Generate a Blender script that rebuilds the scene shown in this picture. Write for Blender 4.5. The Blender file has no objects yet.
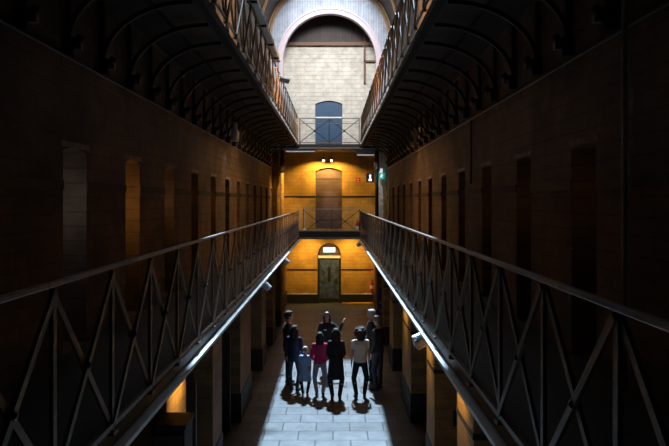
import bpy, bmesh, math, random
from mathutils import Vector, Matrix, Quaternion
random.seed(7)
PI = math.pi
sc = bpy.context.scene
COL = sc.collection
CX = -0.15            # centre line of the building (the camera stands 15 cm right of it)
HW = 2.55             # half width of the hall
XL, XR = CX - HW, CX + HW
YEND = 29.3

# ------------------------------------------------------------------ materials
def new_mat(name):
    m = bpy.data.materials.new(name); m.use_nodes = True
    nt = m.node_tree; b = nt.nodes['Principled BSDF']
    return m, nt, b

def coords(nt, axes):
    """object-space coordinates swizzled so that the pattern lies in the plane of the surface"""
    geo = nt.nodes.new('ShaderNodeNewGeometry')
    sep = nt.nodes.new('ShaderNodeSeparateXYZ'); nt.links.new(geo.outputs['Position'], sep.inputs[0])
    com = nt.nodes.new('ShaderNodeCombineXYZ')
    for i, a in enumerate(axes):
        nt.links.new(sep.outputs[a], com.inputs[i])
    return com.outputs[0]

def ramp(nt, src, c0, c1, p0=0.3, p1=0.7):
    r = nt.nodes.new('ShaderNodeValToRGB'); nt.links.new(src, r.inputs[0])
    e = r.color_ramp.elements
    e[0].position, e[1].position = p0, p1
    e[0].color = (*c0, 1); e[1].color = (*c1, 1)
    return r.outputs[0]

def mixc(nt, a, b, fac, mode='MIX'):
    m = nt.nodes.new('ShaderNodeMix'); m.data_type = 'RGBA'; m.blend_type = mode
    if hasattr(fac, 'name') or not isinstance(fac, (int, float)):
        nt.links.new(fac, m.inputs['Factor'])
    else:
        m.inputs['Factor'].default_value = fac
    for s, v in (('A', a), ('B', b)):
        sock = [i for i in m.inputs if i.name == s and i.type == 'RGBA'][0]
        if isinstance(v, tuple): sock.default_value = (*v, 1)
        else: nt.links.new(v, sock)
    return [o for o in m.outputs if o.type == 'RGBA'][0]

def bump(nt, b, h, strength, dist=0.01):
    n = nt.nodes.new('ShaderNodeBump'); n.inputs['Strength'].default_value = strength
    n.inputs['Distance'].default_value = dist
    nt.links.new(h, n.inputs['Height']); nt.links.new(n.outputs[0], b.inputs['Normal'])

def plain(name, c, rough=0.6, metal=0.0, var=0.25, scale=12, bmp=0.1):
    m, nt, b = new_mat(name)
    b.inputs['Roughness'].default_value = rough; b.inputs['Metallic'].default_value = metal
    n = nt.nodes.new('ShaderNodeTexNoise'); n.inputs['Scale'].default_value = scale; n.inputs['Detail'].default_value = 4
    nt.links.new(coords(nt, 'XYZ'), n.inputs['Vector'])
    c0 = tuple(v * (1 - var) for v in c); c1 = tuple(min(1, v * (1 + var)) for v in c)
    nt.links.new(ramp(nt, n.outputs['Fac'], c0, c1), b.inputs['Base Color'])
    if bmp: bump(nt, b, n.outputs['Fac'], bmp, 0.004)
    return m

def brick(name, c1, c2, cm, axes, bw=0.36, bh=0.16, mortar=0.008, rough=0.75, stain=0.45, stain_scale=1.6, bmp=0.5, flake=None, off=0.5, dist=0.012):
    m, nt, b = new_mat(name)
    co = coords(nt, axes)
    t = nt.nodes.new('ShaderNodeTexBrick'); nt.links.new(co, t.inputs['Vector'])
    t.inputs['Scale'].default_value = 1; t.inputs['Brick Width'].default_value = bw; t.inputs['Row Height'].default_value = bh
    t.inputs['Mortar Size'].default_value = mortar; t.inputs['Mortar Smooth'].default_value = 0.3; t.offset = off
    t.inputs['Color1'].default_value = (*c1, 1); t.inputs['Color2'].default_value = (*c2, 1); t.inputs['Mortar'].default_value = (*cm, 1)
    n = nt.nodes.new('ShaderNodeTexNoise'); n.inputs['Scale'].default_value = stain_scale; n.inputs['Detail'].default_value = 8; n.inputs['Roughness'].default_value = 0.7
    nt.links.new(co, n.inputs['Vector'])
    st = ramp(nt, n.outputs['Fac'], (1 - stain,) * 3, (1, 1, 1), 0.35, 0.65)
    col = mixc(nt, t.outputs['Color'], st, 1.0, 'MULTIPLY')
    n2 = nt.nodes.new('ShaderNodeTexNoise'); n2.inputs['Scale'].default_value = 5.5; n2.inputs['Detail'].default_value = 10; n2.inputs['Roughness'].default_value = 0.75
    nt.links.new(co, n2.inputs['Vector'])
    if flake:
        fm = ramp(nt, n2.outputs['Fac'], (0, 0, 0), (1, 1, 1), flake[1], flake[1] + 0.04)
        col = mixc(nt, col, flake[0], fm)
    nt.links.new(col, b.inputs['Base Color'])
    b.inputs['Roughness'].default_value = rough
    ad = nt.nodes.new('ShaderNodeMath'); ad.operation = 'MULTIPLY_ADD'
    nt.links.new(n2.outputs['Fac'], ad.inputs[0]); ad.inputs[1].default_value = 0.8
    inv = nt.nodes.new('ShaderNodeMath'); inv.operation = 'SUBTRACT'; inv.inputs[0].default_value = 1
    nt.links.new(t.outputs['Fac'], inv.inputs[1]); nt.links.new(inv.outputs[0], ad.inputs[2])
    bump(nt, b, ad.outputs[0], bmp, dist)
    return m

def planks(name, c0, c1, axes, w=0.12, rough=0.6, gap=0.006, length=6.0):
    return brick(name, c0, c1, tuple(v * 0.35 for v in c0), axes, bw=length, bh=w, mortar=gap, rough=rough, stain=0.35, stain_scale=3, bmp=0.4)

def emit(name, c, s):
    m, nt, b = new_mat(name)
    b.inputs['Base Color'].default_value = (*c, 1)
    b.inputs['Emission Color'].default_value = (*c, 1); b.inputs['Emission Strength'].default_value = s
    return m

M = {}
M['floor'] = brick('flagstones', (0.098, 0.099, 0.103), (0.158, 0.158, 0.162), (0.02, 0.02, 0.022), 'XYZ', bw=0.68, bh=0.5, mortar=0.014, rough=0.42, stain=0.5, stain_scale=2.6, bmp=0.5)
M['wall'] = brick('old painted brick', (0.235, 0.150, 0.095), (0.28, 0.18, 0.115), (0.17, 0.105, 0.065), 'YZX', stain=0.6, stain_scale=1.1, flake=((0.42, 0.34, 0.25), 0.66))
M['wall_x'] = brick('old painted brick near', (0.235, 0.150, 0.095), (0.28, 0.18, 0.115), (0.17, 0.105, 0.065), 'XZY', stain=0.6, stain_scale=1.1)
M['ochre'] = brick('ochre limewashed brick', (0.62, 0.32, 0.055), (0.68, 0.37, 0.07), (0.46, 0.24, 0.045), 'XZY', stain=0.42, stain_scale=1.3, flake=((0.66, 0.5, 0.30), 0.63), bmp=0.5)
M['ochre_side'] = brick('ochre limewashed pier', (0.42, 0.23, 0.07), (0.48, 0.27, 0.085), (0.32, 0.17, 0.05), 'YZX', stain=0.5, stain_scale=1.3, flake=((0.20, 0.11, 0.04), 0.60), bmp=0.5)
M['pier_shaded'] = brick('limewashed pier with painted-in shade', (0.24, 0.14, 0.06), (0.28, 0.165, 0.075), (0.18, 0.10, 0.045), 'YZX', stain=0.5)  # shaded copy of the ochre pier, the dimness put into its colour
M['cream'] = brick('cream limewashed brick', (0.76, 0.69, 0.57), (0.80, 0.73, 0.62), (0.72, 0.64, 0.51), 'XZY', bw=0.42, bh=0.19, mortar=0.007, stain=0.35, stain_scale=2.6, flake=((0.48, 0.38, 0.25), 0.60), bmp=0.8)
M['white_planks'] = planks('white painted boards', (0.52, 0.56, 0.64), (0.60, 0.64, 0.72), 'ZXY', w=0.11, length=9, gap=0.007)
M['rim'] = plain('pink-white painted arch rim', (0.62, 0.51, 0.54), 0.5, var=0.06)
M['dark_planks'] = planks('dark boarding', (0.045, 0.026, 0.018), (0.06, 0.036, 0.025), 'ZXY', w=0.14, length=9)
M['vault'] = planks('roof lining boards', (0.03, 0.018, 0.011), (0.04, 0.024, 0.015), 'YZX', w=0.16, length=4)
M['rib'] = plain('varnished roof rib', (0.45, 0.24, 0.10), 0.45, var=0.25, scale=20)
M['deck'] = planks('worn deck boards', (0.05, 0.038, 0.03), (0.07, 0.052, 0.04), 'YXZ', w=0.14, length=2.4)
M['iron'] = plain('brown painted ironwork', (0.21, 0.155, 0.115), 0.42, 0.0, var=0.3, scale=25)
M['iron_amber_lit'] = plain('railing bars with painted-in amber light', (0.40, 0.20, 0.055), 0.45, 0.0, var=0.3, scale=25)  # warm light on the upper bars is put into their colour
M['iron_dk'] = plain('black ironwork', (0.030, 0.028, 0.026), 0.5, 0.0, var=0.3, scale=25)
M['step_wood'] = plain('worn brown step', (0.30, 0.17, 0.09), 0.5, var=0.25)
M['timber_and_shade_brown'] = plain('brown timber and arch shade', (0.17, 0.085, 0.045), 0.6, var=0.3)
M['column_amber_lit'] = plain('column with painted-in amber light', (0.72, 0.42, 0.13), 0.5, var=0.35, scale=9)  # amber light on the left column is painted into the shaft
M['steel'] = plain('bare worn steel edge', (0.80, 0.81, 0.82), 0.4, 0.1, var=0.15, scale=30)
M['handrail'] = plain('hand-polished rail', (0.40, 0.33, 0.29), 0.35, 0.0, var=0.2, scale=18)
M['wood_dk'] = planks('dark oak door', (0.075, 0.045, 0.028), (0.1, 0.06, 0.038), 'ZYX', w=0.13, length=5)
M['wood_lamplit'] = planks('cell door with painted-in lamplight', (0.40, 0.19, 0.06), (0.48, 0.24, 0.085), 'ZYX', w=0.13, length=5)
M['wood_grey'] = planks('grey cell door', (0.26, 0.25, 0.23), (0.31, 0.30, 0.28), 'ZYX', w=0.13, length=5)
M['brown_door'] = planks('brown plank door', (0.12, 0.068, 0.052), (0.155, 0.09, 0.068), 'XZY', w=0.17, length=5)
M['blue_door'] = plain('blue painted door', (0.040, 0.085, 0.155), 0.5, var=0.12, scale=3)
M['grey_door'] = plain('scuffed grey metal door', (0.08, 0.105, 0.18), 0.4, 0.2, var=0.55, scale=6)
M['pale_trim_and_daylight'] = plain('pale grey trim and painted-in daylight', (0.66, 0.63, 0.60), 0.7, var=0.35, scale=7)
M['flaky'] = brick('flaking ochre brick', (0.36, 0.20, 0.07), (0.42, 0.24, 0.09), (0.25, 0.14, 0.05), 'XZY', stain=0.5, flake=((0.75, 0.62, 0.45), 0.60))
M['black'] = plain('black paint', (0.014, 0.012, 0.011), 0.8, var=0.2)
M['stone_band'] = plain('dark painted band', (0.02, 0.016, 0.014), 0.6, var=0.2)
M['ceil_grey'] = plain('grey painted soffit', (0.19, 0.19, 0.22), 0.55, var=0.1)
M['white'] = plain('white enamel', (0.8, 0.8, 0.78), 0.4, var=0.04)
M['grey'] = plain('grey enamel', (0.35, 0.37, 0.4), 0.4, var=0.08)
M['flaky_pale'] = plain('pale lintel stone', (0.34, 0.25, 0.17), 0.7, var=0.4, scale=9)
M['blue_grey'] = plain('blue-grey enamel', (0.10, 0.17, 0.28), 0.4, var=0.08)
M['red'] = plain('red enamel', (0.65, 0.03, 0.03), 0.3, var=0.08)
M['blue_board'] = plain('blue printed board', (0.03, 0.06, 0.42), 0.5, var=0.1)
M['yellow'] = plain('yellow print', (0.7, 0.5, 0.08), 0.5, var=0.1)
M['cable'] = plain('grey conduit', (0.30, 0.27, 0.24), 0.45, var=0.1)
M['skin'] = plain('skin', (0.50, 0.29, 0.21), 0.5, var=0.06)
M['hair_dk'] = plain('dark hair', (0.022, 0.016, 0.013), 0.7, var=0.3, scale=60)
M['hair_grey'] = plain('grey hair', (0.42, 0.38, 0.35), 0.5, var=0.2, scale=60)
M['hair_fair'] = plain('fair hair', (0.42, 0.34, 0.27), 0.5, var=0.2, scale=60)
M['hair_red'] = plain('auburn hair', (0.10, 0.04, 0.025), 0.5, var=0.25, scale=60)
def cloth(n, c): M[n] = plain(n + ' cloth', c, 0.85, var=0.15, scale=30, bmp=0.25)
M['hair_brown'] = plain('brown hair', (0.11, 0.065, 0.045), 0.5, var=0.25, scale=60)
cloth('blackc', (0.014, 0.014, 0.017)); cloth('navy', (0.012, 0.018, 0.042)); cloth('magenta', (0.62, 0.03, 0.13))
cloth('lilac', (0.34, 0.31, 0.38)); cloth('bluec', (0.36, 0.56, 0.92)); cloth('whitec', (0.75, 0.70, 0.68)); cloth('charcoal', (0.035, 0.035, 0.04))
cloth('denim', (0.03, 0.036, 0.055)); cloth('pinkc', (0.75, 0.30, 0.35)); cloth('brownc', (0.20, 0.09, 0.05)); cloth('maroon', (0.20, 0.02, 0.03))
M['lamp_warm'] = emit('warm lamp', (1.0, 0.72, 0.35), 14)
M['lamp_cool'] = emit('cool tube', (0.9, 0.95, 1.0), 0.35)
M['exit_green'] = emit('exit sign green', (0.05, 0.55, 0.42), 0.5)
M['lit_white'] = emit('backlit white', (0.85, 0.95, 0.95), 0.75)
M['sign_white'] = emit('white sign over door with added glow', (0.55, 0.85, 1.0), 1.1)  # glow added so the sign stays white under the warm lamps

# ------------------------------------------------------------------ mesh helpers
def box(bm, x0, x1, y0, y1, z0, z1):
    vs = [bm.verts.new(p) for p in ((x0,y0,z0),(x1,y0,z0),(x1,y1,z0),(x0,y1,z0),(x0,y0,z1),(x1,y0,z1),(x1,y1,z1),(x0,y1,z1))]
    for f in ((3,2,1,0),(4,5,6,7),(0,1,5,4),(1,2,6,5),(2,3,7,6),(3,0,4,7)):
        bm.faces.new([vs[i] for i in f])

def bar(bm, p, q, w, t, up=(0, 0, 1)):
    """rectangular bar from p to q; w measured across, t along the reference direction"""
    p, q = Vector(p), Vector(q); d = (q - p).normalized(); u = Vector(up)
    s = d.cross(u)
    if s.length < 1e-4: s = d.cross(Vector((0, 1, 0)))
    s.normalize(); u = s.cross(d).normalized()
    c = [(-1,-1),(1,-1),(1,1),(-1,1)]
    a = [bm.verts.new(p + s*(i*w/2) + u*(j*t/2)) for i, j in c]
    b = [bm.verts.new(q + s*(i*w/2) + u*(j*t/2)) for i, j in c]
    bm.faces.new(a[::-1]); bm.faces.new(b)
    for i in range(4):
        bm.faces.new((a[i], a[(i+1)%4], b[(i+1)%4], b[i]))

def frame(d):
    d = Vector(d).normalized()
    u = Vector((0,0,1)) if abs(d.z) < 0.95 else Vector((0,1,0))
    s = d.cross(u).normalized(); return s, s.cross(d).normalized()

def cone(bm, p, q, r0, r1, n=14, caps=True):
    p, q = Vector(p), Vector(q); s, u = frame(q - p)
    ring = lambda c, r: [bm.verts.new(c + (s*math.cos(2*PI*i/n) + u*math.sin(2*PI*i/n))*r) for i in range(n)]
    a, b = ring(p, r0), ring(q, r1)
    for i in range(n): bm.faces.new((a[i], a[(i+1)%n], b[(i+1)%n], b[i]))
    if caps: bm.faces.new(a[::-1]); bm.faces.new(b)

def capsule(bm, p, q, r0, r1, n=12):
    """tapered limb with rounded ends"""
    p, q = Vector(p), Vector(q); d = (q - p).normalized(); s, u = frame(d)
    prof = []
    for k in range(1, 5):
        a = PI/2 * k/5; prof.append((p - d*r0*math.cos(a), r0*math.sin(a)))
    prof.append((p, r0)); prof.append((q, r1))
    for k in range(4, 0, -1):
        a = PI/2 * k/5; prof.append((q + d*r1*math.cos(a), r1*math.sin(a)))
    rings = [[bm.verts.new(c + (s*math.cos(2*PI*i/n) + u*math.sin(2*PI*i/n))*r) for i in range(n)] for c, r in prof]
    for a, b in zip(rings, rings[1:]):
        for i in range(n): bm.faces.new((a[i], a[(i+1)%n], b[(i+1)%n], b[i]))
    v0 = bm.verts.new(p - d*r0); v1 = bm.verts.new(q + d*r1)
    for i in range(n):
        bm.faces.new((v0, rings[0][(i+1)%n], rings[0][i])); bm.faces.new((v1, rings[-1][i], rings[-1][(i+1)%n]))

def loft(bm, rows, n=20):
    """rows of (z, rx, ry, cx, cy): an elliptical loft closed at both ends"""
    rings = [[bm.verts.new((cx + rx*math.cos(2*PI*i/n), cy + ry*math.sin(2*PI*i/n), z)) for i in range(n)] for z, rx, ry, cx, cy in rows]
    for a, b in zip(rings, rings[1:]):
        for i in range(n): bm.faces.new((a[i], a[(i+1)%n], b[(i+1)%n], b[i]))
    bm.faces.new(rings[0][::-1]); bm.faces.new(rings[-1])

def ball(bm, c, r, n=16):
    rx, ry, rz = r if isinstance(r, tuple) else (r, r, r)
    m = Matrix.Translation(c) @ Matrix.Diagonal((rx, ry, rz, 1))
    bmesh.ops.create_uvsphere(bm, u_segments=n, v_segments=max(6, n//2), radius=1, matrix=m)

def lathe(bm, prof, n=20, at=(0, 0, 0)):
    at = Vector(at)
    rings = [[bm.verts.new(at + Vector((r*math.cos(2*PI*i/n), r*math.sin(2*PI*i/n), z))) for i in range(n)] for r, z in prof]
    for a, b in zip(rings, rings[1:]):
        for i in range(n): bm.faces.new((a[i], a[(i+1)%n], b[(i+1)%n], b[i]))
    bm.faces.new(rings[0][::-1]); bm.faces.new(rings[-1])

def mesh_of(name, bm, m, smooth=False, bevel=0):
    bmesh.ops.recalc_face_normals(bm, faces=bm.faces[:])
    if bevel:
        bmesh.ops.bevel(bm, geom=[e for e in bm.edges if e.is_manifold and e.calc_face_angle(0) > 0.5], offset=bevel, segments=2, profile=0.5, affect='EDGES')
    me = bpy.data.meshes.new(name); bm.to_mesh(me); bm.free()
    for mm in (m if isinstance(m, (list, tuple)) else [m]): me.materials.append(mm)
    if smooth:
        for p in me.polygons: p.use_smooth = True
    return me

def place(name, me, parent=None, loc=(0,0,0), rz=0):
    o = bpy.data.objects.new(name, me); COL.objects.link(o)
    o.location = loc; o.rotation_euler = (0, 0, rz)
    if parent: o.parent = parent
    return o

def obj(name, build, m, parent=None, loc=(0,0,0), rz=0, smooth=False, bevel=0, label=None):
    bm = bmesh.new(); build(bm)
    o = place(name, mesh_of(name, bm, m, smooth, bevel), parent, loc, rz)
    if label: o['label'] = label
    return o

def thing(name, label, cat, loc=(0,0,0), rz=0, group=None):
    o = place(name, None, None, loc, rz); tag(o, label, cat, group); return o

def tag(o, label, cat, group=None):
    o['label'] = label; o['category'] = cat
    if group: o['group'] = group
    return o

def struct(name, build, m, smooth=False, bevel=0):
    o = obj(name, build, m, smooth=smooth, bevel=bevel); o['kind'] = 'structure'; return o

# ------------------------------------------------------------------ the shell
struct('floor', lambda b: box(b, XL-0.6, XR+0.6, -3.4, YEND+0.6, -0.2, 0), M['floor'])

PITCH = 1.96
DW, DEPTH = 0.62, 0.34
def arch_z(t, zt, rise):            # t in 0..1 across the opening
    return zt - rise * (2*t - 1)**2

def side_wall(name, x, sgn, ystarts, tiers, ztop):
    """one long wall facing the hall with an arched recess for every cell door on every tier"""
    xo = x + sgn*DEPTH
    def build(bm):
        V = {}
        def v(p):
            k = tuple(round(c, 4) for c in p)
            if k not in V: V[k] = bm.verts.new(p)
            return V[k]
        def q(*p):
            ids = [v(a) for a in p]
            if len(set(ids)) >= 3:
                try: bm.faces.new(ids)
                except ValueError: pass
        ys = -3.4; NS = 8
        edges = []
        for y0 in ystarts:
            q((x, ys, 0), (x, y0, 0), (x, y0, ztop), (x, ys, ztop)); ys = y0 + DW
            for k in range(NS):
                a, c = k/NS, (k+1)/NS
                ya, yc = y0 + DW*a, y0 + DW*c
                za = zc = 0.0
                for zb, zt, rise in tiers:
                    q((x, ya, za), (x, yc, zc), (x, yc, zb), (x, ya, zb))
                    ta, tc = arch_z(a, zt, rise), arch_z(c, zt, rise)
                    q((x, ya, ta), (x, yc, tc), (xo, yc, tc), (xo, ya, ta))     # soffit
                    q((x, ya, zb), (x, yc, zb), (xo, yc, zb), (xo, ya, zb))     # sill
                    if k == 0: q((x, ya, zb), (xo, ya, zb), (xo, ya, ta), (x, ya, ta))
                    if k == NS-1: q((x, yc, zb), (xo, yc, zb), (xo, yc, tc), (x, yc, tc))
                    za, zc = ta, tc
                q((x, ya, za), (x, yc, zc), (x, yc, ztop), (x, ya, ztop))
        q((x, ys, 0), (x, YEND, 0), (x, YEND, ztop), (x, ys, ztop))
        # outer face and ends give the wall its thickness
        xt = x + sgn*0.6
        q((xt, -3.4, 0), (xt, YEND, 0), (xt, YEND, ztop), (xt, -3.4, ztop))
        q((x, -3.4, ztop), (x, YEND, ztop), (xt, YEND, ztop), (xt, -3.4, ztop))
        q((x, -3.4, 0), (xt, -3.4, 0), (xt, -3.4, ztop), (x, -3.4, ztop))
    return struct(name, build, M['wall'])

TIERS = [(0.0, 2.1, 0.12), (3.06, 5.15, 0.04), (7.04, 9.15, 0.10)]
YL = [6.50 + PITCH*k for k in range(-4, 12)]
YR = [5.92 + PITCH*k for k in range(-4, 12)]
ZTOP = 11.5
side_wall('wall_left', XL, -1, YL, TIERS, ZTOP)
side_wall('wall_right', XR, 1, YR, TIERS, ZTOP)

# cell doors, closed at the back of their recesses
def door_mesh(matname, zb, zt, rise):
    bm = bmesh.new(); n = 8; h = zt - zb
    pts = [(-DW/2, 0)] + [(-DW/2 + DW*k/n, arch_z(k/n, h, rise)) for k in range(n+1)] + [(DW/2, 0)]
    f = [bm.verts.new((0, y, z)) for y, z in pts]; g = [bm.verts.new((0.05, y, z)) for y, z in pts]
    bm.faces.new(f); bm.faces.new(g[::-1])
    for i in range(len(pts)): j = (i+1) % len(pts); bm.faces.new((f[i], f[j], g[j], g[i]))
    return mesh_of('cell_door', bm, M[matname])
hat = bmesh.new(); box(hat, -0.018, 0.0, -0.1, 0.1, 1.28, 1.45); box(hat, -0.028, -0.018, -0.02, 0.02, 1.3, 1.43); hat_me = mesh_of('hatch', hat, M['iron_dk'], bevel=0.003)
hin = bmesh.new(); box(hin, -0.012, 0.0, -0.28, 0.22, 0, 0.05); hin_me = mesh_of('hinge', hin, M['iron_dk'], bevel=0.003)
bol = bmesh.new(); cone(bol, (-0.03, 0.02, 1.05), (-0.03, 0.29, 1.05), 0.013, 0.013, 8); box(bol, -0.03, 0, 0.08, 0.2, 1.01, 1.09); bol_me = mesh_of('bolt', bol, M['iron_dk'])
dcount = 0
for side, (x, sgn, ys) in enumerate(((XL, -1, YL), (XR, 1, YR))):
    for ti, (zb, zt, rise) in enumerate(TIERS):
        meshes = {}
        lb = bmesh.new(); box(lb, -(DEPTH-0.055)-0.014, -(DEPTH-0.055)+0.05, -0.36, 0.36, zt-zb+0.004, zt-zb+0.06); lin_me = mesh_of('lintel', lb, M['flaky_pale'], bevel=0.004)
        for y0 in ys:
            if y0 < 3.5: matn = 'wood_dk'
            elif ti == 1 and side == 0: matn = 'wood_grey' if y0 < 7 else 'wood_lamplit'
            elif ti == 0 : matn = 'wood_dk'
            else: matn = 'wood_dk'
            if matn not in meshes: meshes[matn] = door_mesh(matn, zb, zt, rise)
            dcount += 1
            xx = x + sgn*(DEPTH - 0.055)
            o = place('door_%d' % dcount, meshes[matn], None, (xx, y0 + DW/2, zb), 0 if sgn > 0 else PI)
            o['kind'] = 'structure'
            place('hatch', hat_me, o); place('lintel', lin_me, o)
            place('strap_hinge', hin_me, o, (0, 0, 0.32)); place('strap_hinge', hin_me, o, (0, 0, 1.7)); place('door_bolt', bol_me, o)

# amber doors of the left first-floor cells carry lamplight in their colour
# painted line on the walls
struct('trim_1', lambda b: [box(b, XL, XL+0.012, (ys+DW if i else -3), (YL+[YEND-DW])[i+1] if i+1 < len(YL)+1 else YEND, 4.71, 4.81) for i, ys in enumerate(YL)], M['stone_band'])
struct('trim_2', lambda b: [box(b, XR-0.012, XR, YR[i]+DW, (YR+[YEND])[i+1], 4.71, 4.81) for i in range(len(YR))], M['stone_band'])

# near wall, closing the hall behind the camera
struct('wall_near', lambda b: box(b, XL-0.6, XR+0.6, -3.9, -3.4, 0, 14.2), M['wall_x'])

# ---- far wall with an arched door recess on each tier
def far_wall(name, z0, z1, cxd, w, zt, rise, mat, zb=None, semicircle=False, depth=0.3):
    zb = z0 if zb is None else zb
    y = YEND
    def build(bm):
        n = 14; q = lambda *p: bm.faces.new([bm.verts.new(a) for a in p])
        xa, xb = XL-0.1, XR+0.1
        q((xa, y, z0), (cxd-w/2, y, z0), (cxd-w/2, y, z1), (xa, y, z1))
        q((cxd+w/2, y, z0), (xb, y, z0), (xb, y, z1), (cxd+w/2, y, z1))
        if zb > z0: q((cxd-w/2, y, z0), (cxd+w/2, y, z0), (cxd+w/2, y, zb), (cxd-w/2, y, zb))
        top = lambda t: (zt - rise + rise*math.sqrt(max(0, 1 - (2*t-1)**2))) if semicircle else arch_z(t, zt, rise)
        q((cxd-w/2, y, zb), (cxd-w/2, y+depth, zb), (cxd-w/2, y+depth, top(0)), (cxd-w/2, y, top(0)))
        q((cxd+w/2, y, zb), (cxd+w/2, y+depth, zb), (cxd+w/2, y+depth, top(1)), (cxd+w/2, y, top(1)))
        for k in range(n):
            a, c = k/n, (k+1)/n; x0, x1 = cxd - w/2 + w*a, cxd - w/2 + w*c
            q((x0, y, top(a)), (x1, y, top(c)), (x1, y, z1), (x0, y, z1))
            q((x0, y, top(a)), (x1, y, top(c)), (x1, y+depth, top(c)), (x0, y+depth, top(a)))
        box(bm, xa, xb, y+depth+0.06, y+0.6, z0, z1)
        bmesh.ops.remove_doubles(bm, verts=bm.verts[:], dist=0.001)
    return struct(name, build, mat)
DX = -0.17
far_wall('wall_far', 0, 3.35, DX, 1.06, 2.70, 0.53, M['ochre'], semicircle=True)
far_wall('wall_far_middle', 3.35, 7.1, DX-0.02, 1.20, 6.10, 0.16, M['ochre'])
far_wall('wall_far_upper', 7.1, 11.7, DX-0.02, 1.22, 9.12, 0.14, M['cream'])
struct('wall_far_gable', lambda b: box(b, XL-0.1, XR+0.1, YEND-0.02, YEND+0.5, 11.7, 14.2), M['dark_planks'])
struct('baseboard_far', lambda b: (box(b, XL, DX-0.53, YEND-0.05, YEND+0.002, 0, 0.40), box(b, DX+0.53, XR, YEND-0.05, YEND+0.002, 0, 0.40)), M['black'], bevel=0.008)
struct('trim_7', lambda b: (box(b, XL, DX-0.55, YEND-0.07, YEND+0.002, 0.40, 0.43), box(b, DX+0.55, XR, YEND-0.07, YEND+0.002, 0.40, 0.43)), M['pale_trim_and_daylight'])
struct('trim_8', lambda b: box(b, 0.40, 1.80, YEND-0.5, YEND-0.07, 0, 0.06), M['ochre'], bevel=0.006)
struct('trim_3', lambda b: (box(b, XL, DX-0.62, YEND-0.012, YEND+0.002, 4.76, 4.83), box(b, DX+0.58, XR, YEND-0.012, YEND+0.002, 4.76, 4.83)), M['stone_band'])
struct('trim_4', lambda b: (box(b, XL, DX-0.54, YEND-0.012, YEND+0.002, 1.47, 1.54), box(b, DX+0.54, XR, YEND-0.012, YEND+0.002, 1.47, 1.54)), M['stone_band'])

def arched_slab(bm, cx, w, zb, zt, rise, y0, y1, semi=False, n=14):
    top = lambda t: (zt - rise + rise*math.sqrt(max(0, 1 - (2*t-1)**2))) if semi else arch_z(t, zt, rise)
    pts = [(cx-w/2, zb)] + [(cx-w/2+w*k/n, top(k/n)) for k in range(n+1)] + [(cx+w/2, zb)]
    f = [bm.verts.new((x, y0, z)) for x, z in pts]; g = [bm.verts.new((x, y1, z)) for x, z in pts]
    bm.faces.new(f); bm.faces.new(g[::-1])
    for i in range(len(pts)): j = (i+1) % len(pts); bm.faces.new((f[i], f[j], g[j], g[i]))

# ground tier: grey metal door under a glazed arched transom
d = struct('door_80', lambda b: box(b, DX-0.44, DX+0.44, YEND+0.08, YEND+0.13, 0.02, 1.95), M['grey_door'], bevel=0.006)
obj('kick_plate', lambda b: box(b, DX-0.43, DX+0.43, YEND+0.065, YEND+0.08, 0.03, 0.20), M['black'], d)
obj('viewing_slot', lambda b: box(b, DX-0.07, DX+0.06, YEND+0.07, YEND+0.08, 0.95, 1.62), M['black'], d, label='tall dark viewing slot')
obj('lock_box', lambda b: box(b, DX+0.24, DX+0.38, YEND+0.05, YEND+0.08, 0.9, 1.08), M['iron_dk'], d, bevel=0.005)
obj('frame', lambda b: (box(b, DX-0.53, DX-0.44, YEND+0.04, YEND+0.16, 0, 2.02), box(b, DX+0.44, DX+0.53, YEND+0.04, YEND+0.16, 0, 2.02)), M['black'], d)
obj('lintel', lambda b: box(b, DX-0.5, DX+0.5, YEND+0.0, YEND+0.14, 2.02, 2.14), M['white'], d, bevel=0.006, label='white painted lintel')
obj('transom', lambda b: arched_slab(b, DX, 1.04, 2.14, 2.69, 0.52, YEND+0.12, YEND+0.15, True), M['brown_door'], d)
t = thing('door_sign', 'pale sign set in the arch over the grey ground floor door', 'sign', (DX+0.0, YEND+0.10, 2.28))
obj('panel', lambda b: box(b, -0.27, 0.27, -0.02, 0.02, 0, 0.22), M['sign_white'], t, bevel=0.004)
for x_ in (-0.2, 0.17): obj('bracket', lambda b: box(b, x_, x_+0.03, -0.015, 0.02, -0.14, 0), M['iron_dk'], t)
# middle tier: brown plank door
d = struct('door_81', lambda b: arched_slab(b, DX-0.02, 1.19, 3.36, 6.09, 0.16, YEND+0.12, YEND+0.18), M['brown_door'])
obj('ledge', lambda b: [box(b, DX-0.58, DX+0.54, YEND+0.10, YEND+0.12, z, z+0.1) for z in (3.75, 4.8, 5.6)], M['brown_door'], d)
# upper tier: blue door
d = struct('door_82', lambda b: arched_slab(b, DX-0.02, 1.21, 7.12, 9.11, 0.14, YEND+0.06, YEND+0.11), M['blue_door'])
obj('rail', lambda b: box(b, DX-0.62, DX+0.58, YEND+0.04, YEND+0.06, 8.34, 8.40), M['white'], d, label='pale cross rail')
obj('handle', lambda b: cone(b, (DX+0.44, YEND+0.02, 8.0), (DX+0.44, YEND+0.02, 8.12), 0.012, 0.012, 8), M['iron_dk'], d)
obj('stile', lambda b: box(b, DX-0.03, DX-0.01, YEND+0.05, YEND+0.06, 7.15, 8.30), M['iron_dk'], d)

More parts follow.
